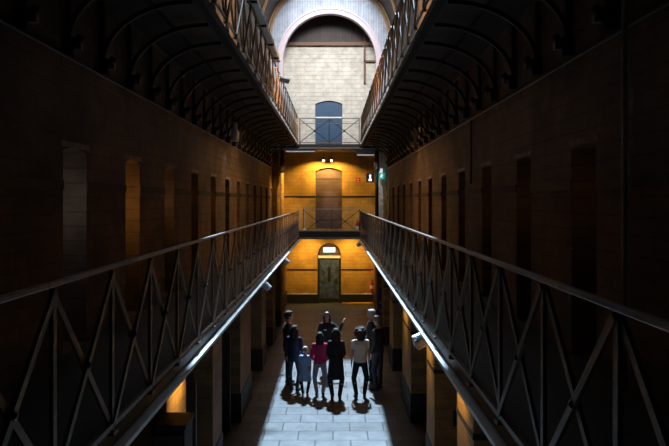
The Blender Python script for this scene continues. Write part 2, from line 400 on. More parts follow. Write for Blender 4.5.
# ---- boarded arch wall in front of the far wall
YT = 28.2; ZC = 10.7; RI = 2.02; RO = 2.24; ACX = CX
def tymp(bm):
    n = 40; y0, y1 = YT, YT+0.18
    xa, xb, zt = XL-0.1, XR+0.1, 14.2
    q = lambda *p: bm.faces.new([bm.verts.new(a) for a in p])
    for y in (y0, y1):
        q((xa, y, 7.1), (ACX-RI, y, 7.1), (ACX-RI, y, ZC), (xa, y, ZC)); q((ACX+RI, y, 7.1), (xb, y, 7.1), (xb, y, ZC), (ACX+RI, y, ZC))
        q((xa, y, ZC), (ACX-RI, y, ZC), (ACX-RI, y, zt), (xa, y, zt)); q((ACX+RI, y, ZC), (xb, y, ZC), (xb, y, zt), (ACX+RI, y, zt))
        for k in range(n):
            a, c = PI*k/n, PI*(k+1)/n
            xa_, xc_ = ACX+RI*math.cos(a), ACX+RI*math.cos(c)
            q((xa_, y, ZC+RI*math.sin(a)), (xc_, y, ZC+RI*math.sin(c)), (xc_, y, zt), (xa_, y, zt))
    for s in (-1, 1): q((ACX+s*RI, y0, 7.1), (ACX+s*RI, y1, 7.1), (ACX+s*RI, y1, ZC), (ACX+s*RI, y0, ZC))
    for k in range(n):
        a, c = PI*k/n, PI*(k+1)/n
        q(*[(ACX+RI*math.cos(t), y, ZC+RI*math.sin(t)) for t, y in ((a, y0), (c, y0), (c, y1), (a, y1))])
    bmesh.ops.remove_doubles(bm, verts=bm.verts[:], dist=0.001)
struct('wall_arch', tymp, M['white_planks'])
def arc_band(bm, cx, zc, r0, r1, y0, y1, a0=0, a1=PI, n=48):
    rows = []
    for k in range(n+1):
        a = a0 + (a1-a0)*k/n
        rows.append([bm.verts.new((cx+r*math.cos(a), y, zc+r*math.sin(a))) for r, y in ((r0,y0),(r1,y0),(r1,y1),(r0,y1))])
    for a, b in zip(rows, rows[1:]):
        for i in range(4): bm.faces.new((a[i], a[(i+1)%4], b[(i+1)%4], b[i]))
    bm.faces.new(rows[0][::-1]); bm.faces.new(rows[-1])
def rim(bm):
    arc_band(bm, ACX, ZC, RI-0.01, RO-0.04, YT-0.10, YT+0.20)
    arc_band(bm, ACX, ZC, RO-0.04, RO+0.03, YT-0.14, YT)
    for s in (-1, 1):
        xs = sorted((ACX+s*(RI-0.01), ACX+s*(RO-0.04))); box(bm, xs[0], xs[1], YT-0.10, YT+0.20, 7.12, ZC)
struct('trim_5', rim, M['rim'], bevel=0)
struct('trim_9', lambda b: box(b, XL, XR, YEND-0.14, YEND, 11.58, 11.74), M['timber_and_shade_brown'], bevel=0.01)  # brown strip added for the arch's shade along the wall top
# roof beyond the arch
struct('ceiling_far', lambda b: box(b, XL-0.6, XR+0.6, YT, YEND+0.6, 14.2, 14.4), M['dark_planks'])
obj_ = struct('trim_6', lambda b: (box(b, 1.38, 1.46, YEND-0.1, YEND, 9.9, 12.2), box(b, 1.38, 1.95, YEND-0.1, YEND, 10.85, 10.93)), M['timber_and_shade_brown'])

# ---- barrel vault over the hall, open along the crown where the skylight is
VZ, VR = 11.5, 2.72
SKY0, SKY1 = 13.6, YT
def vault(bm):
    n = 48
    def strip(y0, y1, angs):
        for r in (VR, VR+0.12):
            for k in angs:
                a, c = PI*k/n, PI*(k+1)/n
                bm.faces.new([bm.verts.new((CX+r*math.cos(t), y, VZ+r*math.sin(t))) for t, y in ((a,y0),(c,y0),(c,y1),(a,y1))])
    strip(-3.4, SKY0, range(n))
    lim = [k for k in range(n) if abs(math.cos(PI*(k+0.5)/n))*VR > 1.62]
    strip(SKY0, SKY1, lim)
    for k in range(n):   # close the curb at the near end of the opening
        a, c = PI*k/n, PI*(k+1)/n
        bm.faces.new([bm.verts.new((CX+r*math.cos(t), SKY0, VZ+r*math.sin(t))) for t, r in ((a,VR),(c,VR),(c,VR+0.12),(a,VR+0.12))])
    for s in (-1, 1): box(bm, *sorted((CX+s*2.5, CX+s*3.2)), -3.4, YT, VZ-0.02, VZ+0.2)
    bmesh.ops.remove_doubles(bm, verts=bm.verts[:], dist=0.001)
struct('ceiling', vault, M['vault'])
rb = bmesh.new(); arc_band(rb, 0, 0, VR-0.19, VR-0.12, -0.03, 0.05); arc_band(rb, 0, 0, VR-0.08, VR-0.01, -0.10, 0.05); rib_me = mesh_of('roof_rib', rb, M['rib'])
rb2 = bmesh.new()
lim_a = math.acos(1.66/VR)
arc_band(rb2, 0, 0, VR-0.1, VR-0.01, -0.05, 0.05, 0, lim_a, 20); arc_band(rb2, 0, 0, VR-0.1, VR-0.01, -0.05, 0.05, PI-lim_a, PI, 20); rib2_me = mesh_of('roof_rib', rb2, M['rib'])
k = 0
for y in [28.0, 25.6, 23.6, 21.6, 19.6, 17.6, 15.6]:
    o = place('roof_rib', rib_me if y > 27.5 else rib2_me, None, (CX, y, VZ))
    o['kind'] = 'structure'
# skylight curbs and glazing bars
struct('window_1', lambda b: ([box(b, *sorted((CX+s*1.58, CX+s*1.66)), SKY0, SKY1, 13.4, 14.2) for s in (-1, 1)],
       [box(b, CX-1.62, CX+1.62, y-0.015, y+0.015, 14.1, 14.16) for y in [SKY0+0.02+1.45*i for i in range(11)]]), M['iron_dk'])

# ------------------------------------------------------------------ galleries
G1L, G1R = -1.45, 1.15
G2L, G2R = -1.50, 1.20
GY0 = -2.6
G1END, G2END = 27.2, 27.6
def gallery(xe, sgn, z, y1, label, brackets, group):
    """xe: open edge; sgn: +1 when the wall is on the +x side"""
    t = thing('gallery_walkway', label, 'walkway', (xe, GY0, z), 0, group)
    w = ((XR - xe) if sgn > 0 else (xe - XL)) - 0.012; L = y1 - GY0
    def sx(a, b): return sorted((sgn*a, sgn*b))
    obj('deck', lambda b: box(b, *sx(0.03, w), 0, L, 0.0, 0.06), M['deck'], t)
    obj('edge_beam', lambda b: (box(b, *sx(0.0, 0.03), 0, L, -0.10 if z < 5 else -0.09, 0.09 if z < 5 else 0.04), box(b, *sx(0.03, 0.09), 0, L, -0.10, -0.08)), M['iron_dk' if z < 5 else 'black'], t)
    if z < 5:
        obj('edge_strip', lambda b: box(b, *sx(-0.075, 0.0), 0, L, -0.05, -0.015), M['steel'], t, label='bright worn metal edge strip')
    else:
        obj('edge_strip', lambda b: box(b, *sx(-0.02, 0.0), 0, L, -0.10, -0.07), M['black'], t)
    jb = bmesh.new(); box(jb, *sx(0.03, w), -0.025, 0.025, -0.08, 0.0); jm = mesh_of('joist', jb, M['iron_dk'])
    bb = bmesh.new()
    n = 14; pts = []
    for i in range(n+1):
        a = PI/2*i/n
        pts.append((w - 0.02 - (w-0.12)*math.sin(a)*1.0, -0.80 + 0.70*(1-math.cos(a))*1.0))
    pts = [(w - 0.03 - (w-0.16)*(1-math.cos(PI/2*i/n)), -0.80 + 0.72*math.sin(PI/2*i/n)) for i in range(n+1)]
    for (a, c), (e, f) in zip(pts, pts[1:]): bar(bb, (sgn*a, 0, c), (sgn*e, 0, f), 0.045, 0.05, (0, 0, 1))
    box(bb, *sx(w-0.10, w), -0.05, 0.05, -0.92, -0.74)
    bar(bb, (sgn*(w-0.03), 0, -0.8), (sgn*(w-0.03), 0, -0.08), 0.05, 0.05)
    cone(bb, (sgn*(w-0.16), 0, -0.72), (sgn*(w-0.12), 0, -0.80), 0.035, 0.05, 10)
    bme = mesh_of('bracket', bb, M['iron_dk'])
    cbm = bmesh.new(); box(cbm, *sx(w-0.17, w-0.10), -0.03, 0.03, -0.86, -0.78); cme = mesh_of('corbel_highlight', cbm, M['cable'])  # pale block added as a painted highlight on each corbel
    y = 1.6
    while y < y1 - 0.2:
        if brackets: place('corbel_highlight', cme, place('bracket', bme, t, (0, y - GY0, -0.0)))
        else: place('joist', jm, t, (0, y - GY0, 0))
        y += 0.985
    if brackets:
        obj('stringer', lambda b: box(b, *sx(w*0.55, w*0.55+0.06), 0, L, -0.07, 0.0), M['iron_dk'], t)
    return t
gallery(G1L, -1, 3.0, G1END, 'lower left walkway with a bright metal edge strip over the ground floor pillars', False, None)
gallery(G1R, 1, 3.0, G1END, 'lower right walkway with a bright metal edge strip and floodlight over the pillars', False, None)
gallery(G2L, -1, 6.98, G2END, 'dark upper left walkway on curved iron brackets, seen from below', True, None)
gallery(G2R, 1, 6.98, G2END, 'dark upper right walkway on curved iron brackets, seen from below', True, None)

def railing(label, p0, p1, h, npan, group=None, rmat='handrail', bottom=0.04, bw=0.044, mat='iron', mid=None, bt=0.02, br=0.024):
    p0, p1 = Vector(p0), Vector(p1); L = (p1 - p0).length; ang = math.atan2(p1.y-p0.y, p1.x-p0.x)
    t = thing('iron_railing', label, 'railing', p0, ang, group)
    pw = L/npan
    obj('handrail', lambda b: box(b, -0.03, L+0.03, -0.02, 0.02, h-0.028, h), M[rmat], t, bevel=0.005)
    obj('bottom_rail', lambda b: box(b, 0, L, -0.015, 0.015, bottom, bottom+0.035), M['iron'], t)
    pb = bmesh.new(); box(pb, -bw/2, bw/2, -0.011, 0.011, 0, h-0.02); box(pb, -0.04, 0.04, -0.03, 0.03, 0, 0.02); post = mesh_of('post', pb, M[mat])
    if mid: obj('mid_rail', lambda b: box(b, 0, L, -0.01, 0.01, mid, mid+0.025), M['iron'], t)
    ds = []
    for s in (0, 1):
        db = bmesh.new(); z0, z1 = (bottom+0.02, h-0.05) if s == 0 else (h-0.05, bottom+0.02)
        yy = bt*0.5 if s else -bt*0.5
        bar(db, (0, yy, z0), (pw, yy, z1), bw, bt, (0, 1, 0)); ds.append(mesh_of('diagonal_bar', db, M[mat]))
    cb = bmesh.new(); cone(cb, (0, -0.024, 0), (0, 0.024, 0), br, br, 12); ball(cb, (0, -0.024, 0), (0.016, 0.01, 0.016), 8); ball(cb, (0, 0.024, 0), (0.016, 0.01, 0.016), 8); boss = mesh_of('boss', cb, M['iron_dk'], True)
    for i in range(npan+1): place('post', post, t, (i*pw, 0, 0))
    for i in range(npan):
        place('diagonal_bar', ds[0], t, (i*pw, 0, 0)); place('diagonal_bar', ds[1], t, (i*pw, 0, 0))
        place('boss', boss, t, (i*pw + pw/2, 0, (h-0.03+bottom)/2))
    return t
# panel pitch read from the picture: posts about a metre apart
PL, PR, NL, NR = 0.884, 0.9115, 33, 32
railing('lower left iron railing of crossed bars, its far end meeting the railing across the end', (G1L+0.015, G1END-PL*NL, 3.09), (G1L+0.015, G1END, 3.09), 1.10, NL)
railing('lower right iron railing of crossed bars, dark red-brown handrail in front of the wall pipe', (G1R-0.015, G1END-PR*NR, 3.09), (G1R-0.015, G1END, 3.09), 1.10, NR)
railing('upper left iron railing of crossed bars carrying a long white light trough', (G2L+0.012, G2END-PL*NL, 7.07), (G2L+0.012, G2END, 7.07), 1.07, NL, rmat='iron', mat='iron_amber_lit', bw=0.055, bt=0.028)
railing('upper right iron railing of crossed bars above the dark curved brackets', (G2R-0.012, G2END-PR*NR, 7.07), (G2R-0.012, G2END, 7.07), 1.07, NR, rmat='iron', mat='iron_amber_lit', bw=0.055, bt=0.028)

# end landings
def landing(label, y0, z0, z1, mtop, soffit, step=0.0):
    t = thing('end_landing', label, 'landing', (CX, y0, z0))
    L = YEND - y0 - 0.06; zd = z1 - z0 - step
    obj('deck', lambda b: box(b, -HW+0.01, HW-0.01, 0.04, L, zd-0.07, zd), M[mtop], t)
    if step: obj('step', lambda b: box(b, -1.28, 1.28, 0.0, 0.40, zd, z1-z0), M['step_wood'], t, bevel=0.008)
    obj('front_beam', lambda b: box(b, -1.28, 1.28, -0.03, 0.0, 0.04, z1-z0-0.06), M['iron_dk'], t)
    obj('flange', lambda b: box(b, -1.28, 1.28, -0.09, 0.0, 0.03, 0.07), M['cable'], t, label='grey lower flange')
    obj('soffit', lambda b: box(b, -HW+0.01, HW-0.01, 0.02, L, 0.0, 0.06), M[soffit], t)
    return t
landing('lower landing crossing the hall below the brown plank door', 27.3, 3.0, 3.37, 'brown_door', 'iron_dk', 0.2)
landing('upper landing crossing the hall below the blue door', 27.7, 6.80, 7.03, 'deck', 'ceil_grey')
railing('low railing across the lower landing in front of the brown door', (G1L+0.18, 27.76, 3.18), (G1R-0.03, 27.76, 3.18), 1.09, 2, mat='iron_dk', bw=0.03, br=0.04)
railing('railing of crossed bars across the upper landing in front of the blue door', (G2L+0.08, 27.80, 7.04), (G2R-0.08, 27.80, 7.04), 1.10, 2, rmat='iron_dk', mat='iron_dk', mid=0.86, bw=0.03, br=0.055)
o = obj('stanchion', lambda b: (cone(b, (0,0,0), (0,0,0.95), 0.018, 0.018, 10), lathe(b, [(0.09, 0), (0.09, 0.02), (0.03, 0.06), (0.02, 0.08)])), M['white'], None, (G1L+0.25, 27.55, 3.37), smooth=False)
tag(o, 'thin white stanchion at the left end of the lower landing railing', 'post')

# ------------------------------------------------------------------ ground floor pillars
def pillar(x0, x1, y0, y1, h=2.9, plate=True, mat='ochre_side', line=True):
    o = struct('pillar', lambda b: box(b, x0, x1, y0, y1, 0, h), M[mat], bevel=0.012)
    obj('plinth', lambda b: box(b, x0-0.015, x1+0.015, y0-0.015, y1+0.015, 0, 0.6), M['stone_band'], o, bevel=0.006)
    if line: obj('band', lambda b: box(b, x0-0.008, x1+0.008, y0-0.008, y1+0.008, 1.84, 1.90), M['stone_band'], o)
    if plate:
        xc = (x0+x1)/2
        obj('vent_plate', lambda b: box(b, xc-0.10, xc+0.10, y0-0.03, y0, 1.0, 1.25), M['black'], o, bevel=0.004)
    return o
PFR = 1.62; PFL = -1.92
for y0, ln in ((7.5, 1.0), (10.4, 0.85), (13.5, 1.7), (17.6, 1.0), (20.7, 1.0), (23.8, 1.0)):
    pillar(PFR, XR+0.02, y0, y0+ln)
    pillar(XL-0.02, PFL, y0, y0+ln, line=False, mat='ochre_side' if y0 < 8 else 'pier_shaded')
pillar(XL-0.02, -2.08, 26.6, YEND, plate=False); pillar(1.82, XR+0.02, 26.6, YEND, plate=False)

struct('pillar', lambda b: box(b, 1.93, XR-0.01, 28.75, YEND-0.06, 3.2, 6.76), M['pale_trim_and_daylight'], bevel=0.01)  # added pier; daylight on the wall's end is put into its pale colour
struct('pillar', lambda b: box(b, XL+0.01, -2.36, 28.75, YEND-0.06, 3.2, 6.76), M['flaky'], bevel=0.01)
# iron columns at the end landing with curved brackets
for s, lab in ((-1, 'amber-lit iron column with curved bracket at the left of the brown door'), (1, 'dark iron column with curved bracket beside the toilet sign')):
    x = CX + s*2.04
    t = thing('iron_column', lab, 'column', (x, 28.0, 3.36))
    obj('shaft', lambda b: lathe(b, [(0.11,0),(0.11,0.12),(0.08,0.18),(0.075,2.4),(0.085,2.45)]), M['column_amber_lit'] if s < 0 else M['iron_dk'], t, smooth=False)
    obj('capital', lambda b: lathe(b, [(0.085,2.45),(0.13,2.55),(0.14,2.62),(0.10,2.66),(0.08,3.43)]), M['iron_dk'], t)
    def br(b):
        n = 14; pts = [(-s*(0.05+0.85*(1-math.cos(PI/2*i/n))), 2.62+0.72*math.sin(PI/2*i/n)) for i in range(n+1)]
        for (a, c), (e, f) in zip(pts, pts[1:]): bar(b, (a,0,c), (e,0,f), 0.06, 0.05, (0,0,1))
        pts = [(s*0.0-s*(0.05+0.45*(1-math.cos(PI/2*i/n))), 2.9+0.45*math.sin(PI/2*i/n)) for i in range(n+1)]
        for (a, c), (e, f) in zip(pts, pts[1:]): bar(b, (a,0,c), (e,0,f), 0.04, 0.03, (0,0,1))
    obj('bracket', br, M['rib'], t)

# ------------------------------------------------------------------ fittings
def floodlight(loc, label, rz=0, size=1.0, tilt=(0, 0), hm='grey'):
    t = thing('floodlight', label, 'floodlight', loc, rz, None)
    a = size; t.rotation_euler = (tilt[0], tilt[1], rz)
    obj('housing', lambda b: box(b, -0.15*a, 0.15*a, -0.06*a, 0.06*a, -0.13*a, 0.0), M[hm], t, bevel=0.01*a)
    obj('lens', lambda b: box(b, -0.13*a, 0.13*a, -0.05*a, 0.05*a, -0.142*a, -0.13*a), M['white'], t)
    obj('yoke', lambda b: (box(b, -0.165*a, -0.15*a, -0.015, 0.015, -0.08*a, 0.05*a), box(b, 0.15*a, 0.165*a, -0.015, 0.015, -0.08*a, 0.05*a), box(b, -0.165*a, 0.165*a, -0.015, 0.015, 0.04*a, 0.055*a)), M['steel'], t)
    obj('cooling_fin', lambda b: [box(b, (-0.12+0.04*i)*a, (-0.11+0.04*i)*a, -0.05*a, 0.05*a, 0.0, 0.025*a) for i in range(7)], M['grey'], t)
    return t
floodlight((G1R-0.02, 8.1, 2.93), 'large grey floodlight hanging on the lower right walkway edge', 0.35, 0.95, (0.3, -0.35))
floodlight((G1R-0.10, 26.3, 2.90), 'tiny floodlight at the far end of the lower right walkway edge', 0.3, 0.8, (0.2, -0.7), 'white')
floodlight((G1L+0.08, 19.0, 2.885), 'small floodlight on the left walkway edge, farther of the two', -0.3, 0.75, (0.2, 0.7), 'white')
floodlight((G1L+0.08, 13.4, 2.885), 'small floodlight on the left walkway edge, nearer of the two', -0.3, 0.7, (0.2, 0.7), 'white')
floodlight((G2L+0.16, 18.1, 8.02), 'blue-grey floodlight hung on the upper left railing by the arch', 0.2, 0.9, (0.3, 0.2), 'blue_grey')

t = thing('light_trough', 'long white light trough fixed along the upper left handrail', 'light', (G2L+0.05, 11.2, 8.16))
obj('channel', lambda b: (box(b, -0.09, 0.09, 0, 5.6, 0.02, 0.12),), M['white'], t, bevel=0.01)
obj('cover', lambda b: box(b, -0.06, 0.06, 0.05, 5.55, 0.12, 0.15), M['grey'], t, bevel=0.008)
obj('clamp', lambda b: [box(b, -0.095, 0.095, y, y+0.05, -0.02, 0.13) for y in (0.4, 2.0, 3.6, 5.0)], M['iron_dk'], t)

t = thing('wall_lamp', 'pale bell-shaped lamp bracketed high on the left wall', 'lamp', (XL, 16.1, 6.5))
obj('arm', lambda b: (cone(b, (0,0,0), (0.28,0,0.05), 0.015, 0.015, 8), box(b, 0, 0.02, -0.06, 0.06, -0.08, 0.08)), M['iron'], t)
obj('lamp_shade', lambda b: lathe(b, [(0.03,0.04),(0.05,0.0),(0.06,-0.12),(0.10,-0.2),(0.10,-0.36),(0.085,-0.42)], at=(0.28,0,0)), M['white'], t, smooth=False)

def pipe(name, pts, r, label, cat='pipe', mat='cable', clips=None):
    t = thing(name, label, cat, pts[0])
    p0 = Vector(pts[0])
    obj('tube', lambda b: [cone(b, Vector(a)-p0, Vector(c)-p0, r, r, 10) for a, c in zip(pts, pts[1:])], M[mat], t, smooth=True)
    if clips: obj('clip', clips, M['iron_dk'], t)
    return t
pipe('conduit', [(XL+0.03, -3, 6.05), (XL+0.03, 28.1, 6.05)], 0.014, 'thin conduit running along the left wall below the brackets', 'conduit')
pipe('conduit', [(XR-0.03, -3, 6.0), (XR-0.03, 28.1, 6.0)], 0.014, 'thin conduit running along the right wall below the brackets', 'conduit')
pipe('wall_pipe', [(XR-0.05, 5.24, 3.07), (XR-0.05, 5.24, 6.88)], 0.022, 'thin pale vertical pipe on the right wall near a dark cell door', mat='white')
pipe('drop_cable', [(XR-0.03, 11.15, 4.9), (XR-0.03, 11.15, 5.98)], 0.014, 'short vertical cable dropping from the right wall conduit', 'cable', 'black')

# signs at the far end
t = thing('toilet_sign', 'black hanging sign with a white figure by the right column', 'sign', (1.62, 28.35, 5.42))
obj('panel', lambda b: box(b, -0.17, 0.17, -0.02, 0.02, 0, 0.38), M['black'], t, bevel=0.004)
def fig(b):
    cone(b, (0,-0.03,0.29), (0,-0.02,0.29), 0.05, 0.05, 16)
    for a, c in (((-0.035,0.14),(0.035,0.25)), ((-0.07,0.05),(0.07,0.12))): box(b, a[0], c[0], -0.03, -0.02, a[1], c[1])
    box(b, -0.05, 0.05, -0.03, -0.02, 0.10, 0.16)
obj('pictogram', fig, M['lit_white'], t, label='white human figure')
obj('hanger', lambda b: (box(b, -0.13,-0.12,-0.01,0.01,0.38,1.36), box(b, 0.12,0.13,-0.01,0.01,0.38,1.36)), M['iron_dk'], t)
t = thing('exit_sign', 'lit green exit sign with a white figure, on the pale end of the right wall', 'sign', (2.10, 28.3, 5.55))
obj('panel', lambda b: box(b, -0.12, 0.15, -0.03, 0.03, 0, 0.28), M['exit_green'], t, bevel=0.004)
def run(b):
    cone(b, (0.03,-0.035,0.22), (0.03,-0.03,0.22), 0.028, 0.028, 12)
    bar(b, (0.02,-0.035,0.19), (-0.01,-0.035,0.11), 0.05, 0.006, (0,1,0)); bar(b, (-0.01,-0.035,0.12), (0.06,-0.035,0.06), 0.03, 0.006, (0,1,0))
    bar(b, (-0.01,-0.035,0.12), (-0.07,-0.035,0.05), 0.03, 0.006, (0,1,0)); bar(b, (0.02,-0.035,0.18), (0.08,-0.035,0.14), 0.02, 0.006, (0,1,0)); bar(b, (0.02,-0.035,0.18), (-0.05,-0.035,0.16), 0.02, 0.006, (0,1,0))
obj('pictogram', run, M['lit_white'], t, label='white running figure')
obj('housing', lambda b: box(b, -0.12, 0.06, -0.04, 0.04, 0.285, 0.46), M['lit_white'], t, bevel=0.006, label='white lamp housing')
obj('stem', lambda b: cone(b, (0,0,0.45), (0,0,1.22), 0.01, 0.01, 8), M['grey'], t)

def wall_sign(loc, w, h, label, mat='red'):
    t = thing('fire_sign', label, 'sign', loc)
    obj('panel', lambda b: box(b, -w/2, w/2, -0.012, 0, 0, h), M[mat], t, bevel=0.002)
    obj('symbol', lambda b: (cone(b, (0,-0.018,h*0.6), (0,-0.012,h*0.6), w*0.2, w*0.2, 12), box(b, -w*0.3, w*0.3, -0.018, -0.012, h*0.12, h*0.26)), M['white'], t)
wall_sign((1.13, YEND, 5.42), 0.17, 0.24, 'small red fire sign on the ochre wall right of the brown door')
wall_sign((1.75, YEND, 1.32), 0.15, 0.20, 'small red sign above the ground floor fire extinguisher')

def extinguisher(loc, label, wall_dy, floor_bracket=False):
    t = thing('fire_extinguisher', label, 'fire extinguisher', loc)
    obj('cylinder', lambda b: lathe(b, [(0.07,0),(0.08,0.02),(0.08,0.40),(0.07,0.45),(0.03,0.49),(0.025,0.52)]), M['red'], t, smooth=False)
    obj('valve', lambda b: (box(b, -0.02,0.02,-0.05,0.03,0.52,0.56), bar(b, (0,-0.04,0.57), (0,0.06,0.60), 0.02, 0.01)), M['iron_dk'], t)
    obj('hose', lambda b: [cone(b, a, c, 0.011, 0.011, 8) for a, c in (((0.02,0,0.54),(0.09,-0.02,0.50)), ((0.09,-0.02,0.50),(0.105,-0.02,0.35)), ((0.105,-0.02,0.35),(0.095,-0.02,0.15)))], M['black'], t)
    obj('label_band', lambda b: lathe(b, [(0.0815,0.18),(0.0815,0.32)]), M['white'], t)
    obj('bracket', lambda b: box(b, -0.03, 0.03, 0.07, wall_dy, 0.1, 0.4) if not floor_bracket else box(b, -0.09, 0.09, -0.09, 0.09, -0.015, 0.0), M['iron_dk'], t)
extinguisher((1.74, YEND-0.12, 0.50), 'red fire extinguisher on the ground floor end wall', 0.12)
extinguisher((1.05, 28.05, 3.195), 'red fire extinguisher standing behind the lower landing railing', 0, True)

for x, lab in ((-0.42, 'small lit spotlight under the upper landing, left of the pair'), (-0.07, 'small lit spotlight under the upper landing, right of the pair')):
    t = thing('spotlight', lab, 'spotlight', (x, 28.5, 6.80))
    obj('stem', lambda b: cone(b, (0,0,0), (0,0,-0.30), 0.01, 0.01, 8), M['iron_dk'], t)
    obj('housing', lambda b: cone(b, (0,-0.06,-0.30), (0,0.05,-0.40), 0.04, 0.055, 14), M['iron_dk'], t)
    obj('bulb', lambda b: ball(b, (0,0.0,-0.435), 0.045, 12), M['lamp_warm'], t, smooth=True)
for x0, x1, y, z, lab in ((-2.05, -0.75, 27.95, 6.72, 'grey strip light under the upper landing, left end'), (1.0, 1.80, 27.9, 6.56, 'grey strip light under the upper landing, right end')):
    t = thing('strip_light', lab, 'light', ((x0+x1)/2, y, z))
    hw = (x1-x0)/2
    obj('housing', lambda b: box(b, -hw, hw, -0.05, 0.05, 0.03, 6.80-z), M['white'], t, bevel=0.006)
    obj('tube', lambda b: cone(b, (-hw+0.03,0,0.01), (hw-0.03,0,0.01), 0.02, 0.02, 10), M['lamp_cool'], t, smooth=True)

t = thing('notice_board', 'narrow blue printed board standing by the end wall on the right', 'board', (1.62, 23.1, 0))
obj('panel', lambda b: box(b, -0.02, 0.30, -0.02, 0.02, 0.12, 1.55), M['blue_board'], t, bevel=0.004)
for q_ in ((0.03, 0.22, 0.95, 1.02), (0.03, 0.16, 0.7, 0.74)): obj('printed_stripe', lambda b: box(b, q_[0], q_[1], -0.025, -0.02, q_[2], q_[3]), M['yellow'], t)
obj('foot', lambda b: (box(b, 0.0, 0.04, -0.18, 0.18, 0, 0.03), box(b, 0.24, 0.28, -0.18, 0.18, 0, 0.03), box(b, 0.0,0.04,-0.015,0.015,0.03,0.14), box(b, 0.24,0.28,-0.015,0.015,0.03,0.14)), M['iron_dk'], t)

t = thing('display_cabinet', 'dark cabinet standing by the nearest left ground floor pillar', 'cabinet', (-1.78, 7.2, 0))
obj('body', lambda b: box(b, -0.18, 0.18, -0.2, 0.2, 0.06, 2.14), M['black'], t, bevel=0.008)
obj('top', lambda b: box(b, -0.2, 0.2, -0.22, 0.22, 2.14, 2.19), M['black'], t, bevel=0.008)
obj('door', lambda b: box(b, -0.15, 0.15, -0.22, -0.2, 0.12, 2.08), M['wood_dk'], t, bevel=0.006)
obj('plinth', lambda b: box(b, -0.16, 0.16, -0.18, 0.18, 0, 0.06), M['black'], t)

# open iron-bound door leaves standing out from the left ground floor cells
for y, lab in ((9.7, 'dark round-topped open door leaf behind the nearest left pillar'), (12.9, 'dark round-topped open door leaf behind the second left pillar')):
    t = thing('open_door_leaf', lab, 'door', (XL+0.02, y, 0))
    obj('leaf', lambda b: arched_slab(b, 0.33, 0.62, 0.02, 2.1, 0.2, -0.03, 0.03, True), M['wood_dk'], t)
    obj('strap_hinge', lambda b: (box(b, 0, 0.5, -0.04, -0.03, 0.4, 0.46), box(b, 0, 0.5, -0.04, -0.03, 1.5, 1.56)), M['iron_dk'], t)

# ------------------------------------------------------------------ people
def remeshed(name, build, m, voxel=0.009, smooth_it=4):
    bm = bmesh.new(); build(bm); bmesh.ops.recalc_face_normals(bm, faces=bm.faces[:])
    me = bpy.data.meshes.new(name + '_src'); bm.to_mesh(me); bm.free()
    tmp = bpy.data.objects.new('tmp_build', me); COL.objects.link(tmp)
    r = tmp.modifiers.new('r', 'REMESH'); r.mode = 'VOXEL'; r.voxel_size = voxel; r.use_smooth_shade = True
    if smooth_it:
        s = tmp.modifiers.new('s', 'SMOOTH'); s.factor = 0.5; s.iterations = smooth_it
    dg = bpy.context.evaluated_depsgraph_get(); dg.update()
    out = bpy.data.meshes.new_from_object(tmp.evaluated_get(dg), depsgraph=dg)
    out.name = name; out.materials.clear(); out.materials.append(m)
    for p in out.polygons: p.use_smooth = True
    bpy.data.objects.remove(tmp); bpy.data.meshes.remove(me)
    return out

